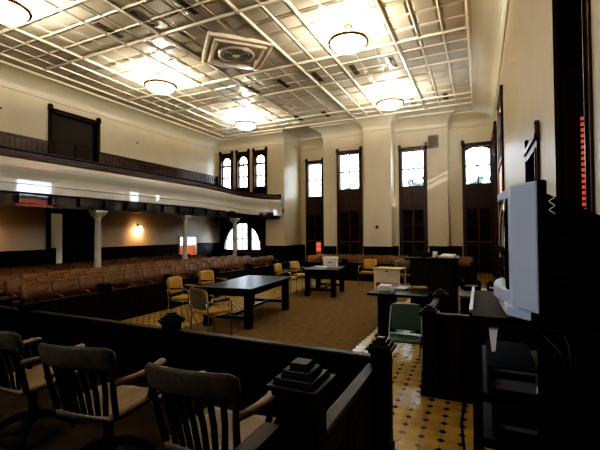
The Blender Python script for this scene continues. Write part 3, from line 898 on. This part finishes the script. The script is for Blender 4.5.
# ------------------------------------------------------------------ yellow chairs (face +Y)
def ychair():
    t = thing('armchair', '', 'chair', (0,0,0), 0, 'yellow vinyl armchairs')
    def pad(x0,x1,y0,y1,z0,z1,rx=0,loc=(0,0,0)):
        mb = MB(); mb.box(x0,x1,y0,y1,z0,z1, T(*loc) @ RX(rx)); return mb
    pad(-.23,.23,-.22,.25,.41,.47).build('seat', YEL, t, bevel=.025, seg=3)
    rings = []
    def backring(off, th, wid, z0, z1):
        rings = []
        for k in range(9):
            u = -1+2*k/8; y = -.24-.03*(1-u*u)+off
            rr = []
            hz = (z1-z0)/2; cz = (z0+z1)/2; e = hz*(1-.16*abs(u)**6)
            for q in range(12):
                a = 2*PI*q/12; c_, s_ = math.cos(a), math.sin(a)
                pz = cz+e*math.copysign(abs(s_)**.45, s_); py = th*math.copysign(abs(c_)**.6, c_)
                rr.append((u*wid, y+py-(pz-.45)*.16, pz))
            rings.append(rr)
        return rings
    mb = MB(); mb.loft(backring(.03,.022,.225,.52,.86)); mb.build('backrest', YEL, t)
    mb = MB(); mb.loft(backring(-.004,.012,.235,.50,.865)); mb.build('back_shell', OLIVE, t)
    for s_ in (-1,1):
        x = s_*.255
        MB().tube([(x,.22,0),(x,.23,.40),(x,.22,.60),(x,.19,.635)], .012, 8).build('leg', CHROME, t)
        MB().tube([(x,-.27,0),(x,-.24,.40),(x,-.28,.62),(x,-.25,.635)], .012, 8).build('leg', CHROME, t)
        mb = MB(); mb.tube([(x,.19,.635),(x,-.25,.635)], .012, 8)
        mb.box(x-.025,x+.025,-.18,.16,.645,.67); mb.build('armrest', CHROME, t)
        MB().tube([(x,.225,.40),(x,-.24,.40)], .010, 6).build('side_bar', CHROME, t)
    MB().tube([(-.255,.225,.40),(.255,.225,.40)], .010, 6).build('cross_bar', CHROME, t)
    MB().tube([(-.255,-.26,.62),(.255,-.26,.62)], .010, 6).build('cross_bar', CHROME, t)
    return t
yc = ychair()
YC = [(-4.22,5.38,-.30,'yellow armchair with olive back shell at the near end of the nearer table'),
      (-5.62,6.30,-PI/2+.15,'yellow armchair seen edge-on left of the nearer table'),
      (-5.88,7.60,-PI/2-.1,'yellow armchair behind the far left corner of the nearer table'),
      (-5.22,10.15,-PI/2+.1,'yellow armchair left of the farther table, nearer of the pair'),
      (-5.18,11.10,-PI/2-.2,'yellow armchair left of the farther table, farther of the pair'),
      (-3.42,12.62,PI,'yellow armchair facing the viewer before the back bar rail')]
for k, (x, y, a, l) in enumerate(YC):
    o = yc if k == 0 else dup(yc, (0,0,0))
    o.location = (x, y, .006); o.rotation_euler = (0,0,a); o['label'] = l

# olive chair behind the cream desk
oc = thing('swivel_chair', 'olive round-backed chair behind the cream desk', 'chair', (-2.08, 11.95, .006), PI)
mb = MB(); rings = []
for k in range(11):
    a = PI*(k/10)*1.0
    x, y = -.33*math.cos(a), -.30*math.sin(a)
    h = .95-.06*abs(math.cos(a))**2
    rings.append([(x*.9,y*.9,.50),(x*1.0,y*1.0,.50),(x*1.05,y*1.05,h-.03),(x,y,h),(x*.88,y*.88,h-.04)])
mb.loft(rings); mb.build('backrest', OLIVE, oc)
MB().box(-.26,.26,-.24,.26,.40,.50).build('seat', OLIVE, oc, bevel=.03)
MB().lathe([(.03,.05),(.03,.40)], 10).build('pedestal', CHROME, oc)
for k in range(4): MB().box(0,.28,-.02,.02,.02,.06, RZ(k*PI/2+.4)).build('leg', CHROME, oc)

# cream desk
cd = thing('desk', 'cream-fronted desk with buff top beyond the judge bench', 'desk', (-2.36, 11.05, .006), math.radians(-6))
MB().box(-.39,.39,-.30,.36,.72,.755).build('desktop', DESKT, cd, bevel=.004)
MB().box(-.36,.36,-.27,-.25,.36,.72).build('modesty_panel', DESKC, cd)
for sx in (-1,1):
    for y in (-.26,.32):
        MB().box(sx*.35-.02,sx*.35+.02,y-.02,y+.02,0,.72).build('leg', DESKC, cd)
mb = MB(); mb.box(-.03,.03,-.275,-.27,.66,.70); mb.build('lock_plate', BRONZE, cd)

# ------------------------------------------------------------------ small clerk table with papers
st = thing('clerk_table', 'dark table piled with papers beyond the green chair', 'table', (-1.28, 7.0, 0))
MB().box(-.48,.50,-.58,.60,.71,.75).build('tabletop', TABLEW, st, bevel=.006)
for x in (-.26,.36):
    MB().box(x-.07,x+.07,-.45,.50,.04,.71).build('leg', BLACKW, st)
    MB().box(x-.10,x+.10,-.55,.58,0,.05).build('foot', BLACKW, st)
for k, (x, y, w_, l_, h, a, lab) in enumerate(((-1.57,6.90,.20,.28,.09,.1,'thick stack of white paper on the clerk table, leftmost pile'),
        (-1.28,7.02,.18,.24,.045,-.2,'small stack of paper in the middle of the clerk table'),
        (-1.02,7.32,.20,.26,.03,.3,'buff folder pile at the rear of the clerk table'))):
    t = thing('paper_stack', lab, 'papers', (x, y, .75), a, 'papers on the clerk table')
    for q in range(3):
        d = .012*q*(-1)**q
        MB().box(-w_/2+d,w_/2+d,-l_/2-d,l_/2-d,h*q/3,h*(q+1)/3-.002).build('sheet_bundle', PAPER if k < 2 else DESKT, t)
o = MB().lathe([(.03,0),(.04,.005),(.045,.09),(.042,.09),(.036,.01),(.0,.008)], 14, cap=False).build('cup', PAPER); o.location = (-1.36, 6.62, .75); tag(o, 'white cup among the papers on the clerk table', 'cup')

# green folding chair (faces viewer, -Y)
gc = thing('folding_chair', 'green padded metal folding chair facing the viewer on the tile', 'chair', (-.89, 5.02, 0), math.radians(5))
mb = MB(); rr = []
for k in range(13):
    a = PI*k/12; rr.append((-.20*math.copysign(abs(math.cos(a))**.5, math.cos(a)), .17+.04*1, .70+.13*math.sin(a)**.5 if math.sin(a) > 0 else .70))
fr = [(-.21,-.20,0.0),(-.21,.05,.36),(-.20,.19,.68)] + [(x,.205,z) for x,_,z in rr] + [(.20,.19,.68),(.21,.05,.36),(.21,-.20,0)]
mb.tube(fr, .013, 8); mb.build('frame', GREYM, gc)
for s_ in (-1,1): MB().tube([(s_*.19,.24,0),(s_*.19,.02,.38),(s_*.19,-.16,.43)], .012, 8).build('leg', GREYM, gc)
MB().tube([(-.19,.22,.06),(.19,.22,.06)], .009, 6).build('cross_bar', GREYM, gc)
mb = MB(); mb.box(-.19,.19,-.018,.018,-.17,.17, T(0,.185,.66) @ RX(-.12)); mb.build('backrest', GREEN, gc, bevel=.016, seg=3)
MB().box(-.20,.20,-.21,.17,.415,.455).build('seat', GREEN, gc, bevel=.016, seg=3)

# ------------------------------------------------------------------ witness box (panelled enclosure with newels)
wb = thing('witness_box', 'dark panelled witness enclosure with stepped newel caps on a low plinth', 'witness box', (0,0,0))
MB().box(-.61,.50,4.36,6.6,0,.12).build('plinth', BENCHW, wb, bevel=.006)
newel(wb, -.52, 4.47, .12, .90, .10, BENCHW); newel(wb, -.52, 5.78, .12, .90, .10, BENCHW)
rail_run(wb, -.45, 4.62, .50, 4.62, .12, .86, BENCHW, n=1, w_=.06)
rail_run(wb, -.55, 4.56, -.55, 5.70, .12, .86, BENCHW, n=1)
# judge bench
jb = thing('judge_bench', 'tall dark panelled judge bench with overhanging top', 'bench', (-.88, 8.2, 0))
mb = MB(); mb.box(-.42,.44,-.15,.75,0,1.22)
for z0, z1 in ((.12,.55),(.66,1.12)):
    for x0 in (-.36,.07): mb.box(x0,x0+.31,-.165,-.14,z0,z1)
mb.box(-.45,.47,-.18,-.1,.57,.63); mb.box(-.45,.47,-.18,.75,0,.1)
mb.build('panelled_front', BENCHW, jb)
MB().box(-.52,.50,-.26,.80,1.22,1.27).build('benchtop', BENCHW, jb, bevel=.008)
MB().box(-.50,-.02,.06,.11,1.27,1.36).build('book_ledge', BENCHW, jb)
o = MB().box(-.13,.13,-.10,.10,0,.035).build('paper_stack', PAPER, None); o.location = (-.58, 8.12, 1.27); o.rotation_euler = (.18,0,-.25); o.location.z = 1.29
tag(o, 'tilted white papers on the top of the judge bench', 'papers')
o = MB().lathe([(.035,0),(.04,.005),(.05,.12),(.046,.12),(.036,.01),(.0,.008)], 14, cap=False).build('cup', PAPER); o.location = (-.82, 8.10, 1.272); tag(o, 'white cup on the judge bench top beside papers', 'cup')
pl = thing('potted_plant', 'tiny plant with few thin leaves on judge bench', 'plant', (-1.03, 8.09, 1.272))
pl.scale = (1.25, 1.25, 1.35)
MB().lathe([(.0,0),(.035,0),(.045,.06),(.04,.06),(.0,.05)], 12).build('pot', VENTD, pl)
mb = MB(); mb.tube([(0,0,.05),(.01,0,.12),(.03,0,.19)], .005, 5); mb.tube([(0,0,.08),(-.05,0,.14)], .004, 5); mb.tube([(.01,0,.11),(.09,.0,.16)], .004, 5); mb.build('stem', TREEM, pl)
mb = MB()
for (x, z, a) in ((.03,.19,.3),(-.06,.145,2.6),(.10,.165,.2),(.0,.16,1.2)):
    mb.loft([[(x,0,z-.001),(x,.004,z),(x,0,z+.001)], [(x+.025*math.cos(a),-.012,z+.025*math.sin(a)),(x+.025*math.cos(a),.012,z+.025*math.sin(a)),(x+.025*math.cos(a),0,z+.004+.025*math.sin(a))], [(x+.06*math.cos(a),0,z+.06*math.sin(a)-.001),(x+.06*math.cos(a),.003,z+.06*math.sin(a)),(x+.06*math.cos(a),0,z+.06*math.sin(a)+.001)]])
mb.build('leaf', TREEM, pl)
# clerk desk right of the bench with shiny clutter
ck = thing('clerk_desk', 'low dark desk with grey top right of the judge bench', 'desk', (.05, 7.35, 0))
MB().box(-.38,.42,-.55,.45,.70,.74).build('desktop', GREYP, ck, bevel=.005)
mb = MB(); mb.box(-.36,.40,-.50,-.46,.05,.70); mb.box(-.36,-.32,-.5,.4,0,.70); mb.box(.36,.40,-.5,.4,0,.70); mb.build('carcass', BLACKW, ck)
for k, (x, y, a, l) in enumerate(((-.17,7.55,.2,'glossy black office tray at the left of the grey-topped desk'),(.25,7.40,-.1,'glossy black office tray at the right of the grey-topped desk'))):
    t = thing('office_tray', l, 'tray', (x, y, .74), a, 'trays on the grey-topped desk')
    mb = MB(); mb.box(-.14,.14,-.17,.17,0,.01); mb.box(-.14,-.13,-.17,.17,0,.16); mb.box(.13,.14,-.17,.17,0,.16); mb.box(-.14,.14,.16,.17,0,.16); mb.box(-.14,.14,-.17,.17,.07,.078); mb.box(-.14,.14,-.17,.17,.15,.158)
    mb.build('tray_frame', SCREEN, t)
    MB().box(-.11,.10,-.15,.14,.079,.10).build('paper', PAPER, t)

# ------------------------------------------------------------------ television on tall cart
ct = thing('television_cart', 'tall black steel cart under the television', 'cart', (0,0,0))
CX0, CX1, CY0, CY1 = -.05, .54, 1.90, 2.75
mb = MB(); mb.box(CX0,CX1,CY0,CY1,1.375,1.40); mb.box(CX0,CX0+.012,CY0,CY1,1.36,1.415); mb.box(CX0,CX1,CY0,CY0+.012,1.36,1.40)
mb.build('top_shelf', SHELFW, ct)
mb = MB(); mb.box(CX0-.002,CX0+.014,CY0+.05,CY1,1.414,1.420); mb.build('shelf_lip', GREYM, ct)
for x in (CX0+.03, CX1-.03):
    for y in (CY0+.03, CY1-.03):
        MB().box(x-.02,x+.02,y-.02,y+.02,.10,1.375).build('leg', BLACKM, ct)
        mb = MB(); mb.lathe([(.045,-.015),(.05,0),(.045,.015)], 14, T(x,y,.052) @ RX(PI/2)); mb.box(x-.012,x+.012,y-.025,y+.025,.06,.11); mb.build('caster', BLACKM, ct)
for z in (1.04, .84):
    mb = MB(); mb.box(CX0+.01,CX1-.01,CY0+.01,CY1-.01,z,z+.012); mb.box(CX0+.01,CX1-.01,CY0+.01,CY0+.022,z-.02,z+.02); mb.build('shelf', BLACKM, ct)
mb = MB(); mb.box(CX0+.03,CX1-.03,CY0+.015,CY0+.03,.68,.72); mb.box(CX0+.03,CX1-.03,CY1-.03,CY1-.015,.68,.72); mb.build('brace', BLACKM, ct)
MB().box(.22,CX1-.012,CY0+.06,CY0+.075,.75,1.375).build('end_panel', BLACKM, ct)
MB().box(CX1-.03,CX1-.012,CY0,CY1,.10,1.375).build('back_panel', BLACKM, ct)
# television: screen faces -X, near speaker panel is chamfered toward the viewer
tv = thing('television', 'large silver-grey tube television on the tall black cart', 'television', (0,0,0))
zb, zt = 1.415, 1.985
def tvprism(poly, name, mat, z0, z1, bevel=.008, par=tv):
    return MB().prism(poly, 'z', z0, z1).build(name, mat, par, bevel=bevel)
P0, P1, P2, P3 = (.205,1.80), (.125,1.93), (.085,2.26), (.125,2.58)
tvprism([P0,P1,(.115,1.99),(.17,1.99),(.24,1.84)], 'speaker_panel', SILVER, zb+.03, zt)
tvprism([P3,(.205,2.70),(.24,2.66),(.17,2.52),(.115,2.52)], 'speaker_panel', SILVER, zb+.03, zt)
tvprism([(.115,1.99),(.093,2.12),P2,(.093,2.40),(.115,2.52),(.19,2.52),(.19,1.99)], 'upper_bezel', SILVER, zt-.055, zt-.01)
tvprism([(.115,1.97),(.075,2.12),(.06,2.26),(.075,2.40),(.115,2.54),(.19,2.54),(.19,1.97)], 'lower_bezel', SILVER, zb+.03, zb+.10)
tvprism([(.19,1.86),(.10,1.95),(.085,2.26),(.10,2.56),(.19,2.66)], 'foot_base', SILVER, zb-.013, zb+.04)
mb = MB(); rings = []
for k in range(9):
    u = -1+2*k/8; y = 2.255+.265*u; rr = []
    for q in range(7):
        v_ = -1+2*q/6; z = zb+.10+(zt-.055-zb-.10)*(v_+1)/2
        rr.append((.113-.022*(1-u*u)*(1-.5*v_*v_)-.004, y, z))
    rr += [(.19, y, zt-.055), (.19, y, zb+.10)]
    rings.append(rr)
mb.loft(rings); mb.build('screen', SCREEN, tv)
tvprism([(.212,1.80),(.245,1.805),(.245,2.69),(.212,2.69)], 'bezel_edge', BLACKP, zb, zt+.003)
# tapered rear cabinet
mb = MB()
mb.loft([[(.245,1.83,zb),(.245,2.67,zb),(.245,2.67,zt-.05),(.245,1.83,zt-.05)],
         [(.33,1.86,zb),(.33,2.64,zb),(.33,2.64,zt-.088),(.33,1.86,zt-.088)],
         [(.50,1.98,zb+.0),(.50,2.52,zb+.0),(.50,2.52,zt-.165),(.50,1.98,zt-.165)],
         [(.56,2.05,zb+.03),(.56,2.45,zb+.03),(.56,2.45,zt-.20),(.56,2.05,zt-.20)]], smooth=False)
rc = mb.build('rear_cabinet', BLACKP, tv, bevel=.008)
mb = MB()
for k in range(9):
    z = zb+.12+.035*k
    mb.add([(.262,1.832,z),(.325,1.853,z),(.325,1.848,z+.012),(.262,1.827,z+.012)], [(0,1,2,3)])
mb.build('vent_slots', VENTD, rc)
mb = MB(); pts = []
for k in range(14):
    pts.append((.262+.010*math.sin(k*1.1), 1.818-.002*k*.3, zt-.06-.006*k))
mb.tube(pts, .0028, 6); tag(mb.build('antenna_wire', PAPER), 'short curly white wire hanging on the television side', 'wire')
# devices in the cart
vc = thing('video_player', 'grey-fronted video player on the cart middle shelf', 'video player', (.12, 2.24, 1.053))
MB().box(-.10,.11,-.245,.25,0,.10).build('casing', BLACKP, vc, bevel=.004); MB().box(-.10,.11,-.25,-.245,.004,.096).build('front_panel', GREYP, vc)
MB().box(-.08,.09,-.254,-.249,.055,.085).build('tape_slot', BLACKP, vc); MB().box(.095,.108,-.255,-.249,.01,.04).build('button_panel', PAPER, vc)
dv = thing('disc_player', 'slim grey device on the cart lower shelf', 'disc player', (.13, 2.26, .856), .0)
MB().box(-.09,.11,-.25,.25,0,.05).build('casing', BLACKP, dv, bevel=.004)
MB().box(-.07,.09,-.254,-.249,.015,.035).build('front_strip', GREYP, dv)
mb = MB(); mb.tube([(-.075,1.93,1.36),(-.085,1.92,1.2),(-.07,1.91,1.05),(-.09,1.92,.9),(-.075,1.93,.72),(-.08,1.95,.4),(-.02,1.97,.012)], .006, 6)
tag(mb.build('power_cable', BLACKP), 'black cable hanging along the cart front leg', 'cable')
mb = MB(); mb.tube([(.21,1.955,1.37),(.24,1.95,1.33),(.29,1.945,1.28),(.32,1.948,1.22)], .0035, 6); mb.tube([(.30,1.955,1.37),(.33,1.95,1.30),(.34,1.948,1.20)], .003, 6)
tag(mb.build('signal_cable', GREYP), 'thin grey cables hanging under the cart top shelf', 'cable')
mb = MB(); mb.prism([(.028,1.362),(.068,1.362),(.060,1.30),(.055,1.245),(.040,1.24),(.034,1.29)], 'y', 1.930, 1.932)  # pale sheet put in for an unidentified pale shape below the shelf
tag(mb.build('pale_sheet', PAPER), 'pale tapered sheet hanging under the cart top shelf', 'paper')

# ------------------------------------------------------------------ jury chairs (face +Y)
def jchair():
    t = thing('jury_chair', '', 'chair', (0,0,0), 0, 'wooden swivel chairs in the jury box')
    # saddle seat
    rings = []
    for k in range(13):
        u = -1+2*k/12; y = .02+.235*u; half = .255*(1-.12*max(0,-u)**2-.05*max(0,u)**4)
        top = []
        for q in range(9):
            v_ = -1+2*q/8
            top.append((half*v_, y, .455-.018*(1-v_*v_)*(1-.6*u*u)+(.006 if abs(v_) < .15 and u > 0 else 0)))
        rings.append(top + [(half*.96, y, .418), (-half*.96, y, .418)])
    mb = MB(); mb.loft(rings); mb.build('seat', CHAIRS, t)
    # crest rail, curved, tilted back
    rings = []
    for k in range(17):
        u = -1+2*k/16; x = .285*u; yb = -.325+.075*u*u; zz = .025*(1-u*u)
        e = .02 if abs(u) > .98 else 0
        ring = []
        for (dy, dz) in ((-.016,.012),(-.012,0),(.010,0),(.016,.012),(.006,.13-e),(-.004,.145-e),(-.020,.145-e),(-.030,.13-e)):
            ring.append((x, yb+dy-(dz)*.16, .765+zz*0.6+dz))
        rings.append(ring)
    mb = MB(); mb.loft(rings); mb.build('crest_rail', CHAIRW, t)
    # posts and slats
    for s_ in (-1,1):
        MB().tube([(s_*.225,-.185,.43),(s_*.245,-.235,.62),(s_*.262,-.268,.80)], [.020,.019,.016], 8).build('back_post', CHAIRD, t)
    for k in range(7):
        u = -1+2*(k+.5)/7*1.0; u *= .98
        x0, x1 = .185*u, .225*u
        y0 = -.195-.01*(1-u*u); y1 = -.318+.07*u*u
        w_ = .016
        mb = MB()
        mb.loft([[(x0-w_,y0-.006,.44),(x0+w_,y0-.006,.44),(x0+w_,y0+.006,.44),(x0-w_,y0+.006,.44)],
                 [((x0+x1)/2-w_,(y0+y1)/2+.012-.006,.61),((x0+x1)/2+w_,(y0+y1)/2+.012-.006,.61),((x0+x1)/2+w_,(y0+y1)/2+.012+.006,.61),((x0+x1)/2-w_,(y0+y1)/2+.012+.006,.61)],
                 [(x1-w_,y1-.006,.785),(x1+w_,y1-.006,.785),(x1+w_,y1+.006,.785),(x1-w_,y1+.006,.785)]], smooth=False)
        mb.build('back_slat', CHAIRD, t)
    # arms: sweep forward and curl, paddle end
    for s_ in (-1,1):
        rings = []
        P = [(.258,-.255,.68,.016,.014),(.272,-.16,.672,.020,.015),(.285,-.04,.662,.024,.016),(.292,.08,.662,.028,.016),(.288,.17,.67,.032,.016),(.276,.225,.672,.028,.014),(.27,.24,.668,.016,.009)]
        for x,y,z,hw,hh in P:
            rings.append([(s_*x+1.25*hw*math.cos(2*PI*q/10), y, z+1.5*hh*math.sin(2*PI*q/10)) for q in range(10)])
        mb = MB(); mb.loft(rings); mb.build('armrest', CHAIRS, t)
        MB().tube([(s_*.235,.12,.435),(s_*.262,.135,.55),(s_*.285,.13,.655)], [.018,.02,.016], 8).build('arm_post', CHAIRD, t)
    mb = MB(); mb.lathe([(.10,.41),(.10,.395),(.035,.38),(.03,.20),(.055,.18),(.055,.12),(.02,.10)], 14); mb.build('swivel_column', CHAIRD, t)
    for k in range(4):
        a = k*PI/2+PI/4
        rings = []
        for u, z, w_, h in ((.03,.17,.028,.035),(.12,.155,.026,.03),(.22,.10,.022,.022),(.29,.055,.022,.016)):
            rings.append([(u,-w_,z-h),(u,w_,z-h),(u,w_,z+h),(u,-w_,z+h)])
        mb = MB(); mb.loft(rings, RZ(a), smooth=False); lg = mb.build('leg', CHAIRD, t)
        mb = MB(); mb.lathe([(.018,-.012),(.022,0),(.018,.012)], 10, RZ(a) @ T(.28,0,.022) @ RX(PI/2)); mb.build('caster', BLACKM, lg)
    return t
jc = jchair()
JC = [(-1.385,1.84,math.radians(4),'wooden slat-back jury chair beside the stepped newel, right of the three'),
      (-2.35,1.86,math.radians(10),'wooden slat-back jury chair in the middle of the three'),
      (-3.28,1.90,math.radians(2),'wooden slat-back jury chair cut by the left picture edge')]
for k, (x, y, a, l) in enumerate(JC):
    o = jc if k == 0 else dup(jc, (0,0,0))
    o.location = (x, y, .18); o.rotation_euler = (0,0,a); o['label'] = l

# ------------------------------------------------------------------ lights
add_light('front_window_light', 'AREA', (-4.5, YF+.15, 4.2), 150, (.72,.83,1), 3.0, (math.radians(80),0,0), sy=2.2)
sun = bpy.data.lights.new('sun', 'SUN'); sun.energy = 3.0; sun.angle = .01; sun.color = (1,.95,.85)
so = bpy.data.objects.new('sun', sun); COL.objects.link(so); so.location = (6, 8, 9)
so.rotation_euler = Vector((-4.1, 1.6, -1.95)).to_track_quat('-Z', 'Y').to_euler()
def portal(loc, rot, sx, sy):
    o = add_light('window_portal', 'AREA', loc, 0, (1,1,1), sx, rot, sy=sy); o.data.cycles.is_portal = True
for xa, xb, y, z0, z1 in ((-6.0,-5.06,17.62,3.78,5.5),(-3.17,-2.21,18.02,3.8,5.45),(-.52,.5,18.42,3.8,5.45),(-8.5,-7.75,19.62,3.72,5.55),(-12.75,-10.35,17.62,.85,2.35)) + tuple((a+.12,b-.12,17.62,4.2,6.0) for a,b in BWIN):
    portal(((xa+xb)/2, y, (z0+z1)/2), (-PI/2,0,0), xb-xa, z1-z0)
for a, b in (RW2, RW3): portal((XR+.33, (a+b)/2, 4.65), (0,PI/2,0), 1.6, b-a-.2)

# ------------------------------------------------------------------ look
scene.view_settings.view_transform = 'Standard'
scene.view_settings.look = 'None'
scene.view_settings.exposure = 0.42
scene.view_settings.use_curve_mapping = True
cmap = scene.view_settings.curve_mapping
cmap.extend = 'EXTRAPOLATED'
cv = cmap.curves[3]
for p in ((.012, .0025), (.05, .027), (.16, .145), (.45, .47)): cv.points.new(*p)
cmap.update()
scene.cycles.use_denoising = True
scene.cycles.max_bounces = 8
scene.cycles.sample_clamp_indirect = 6
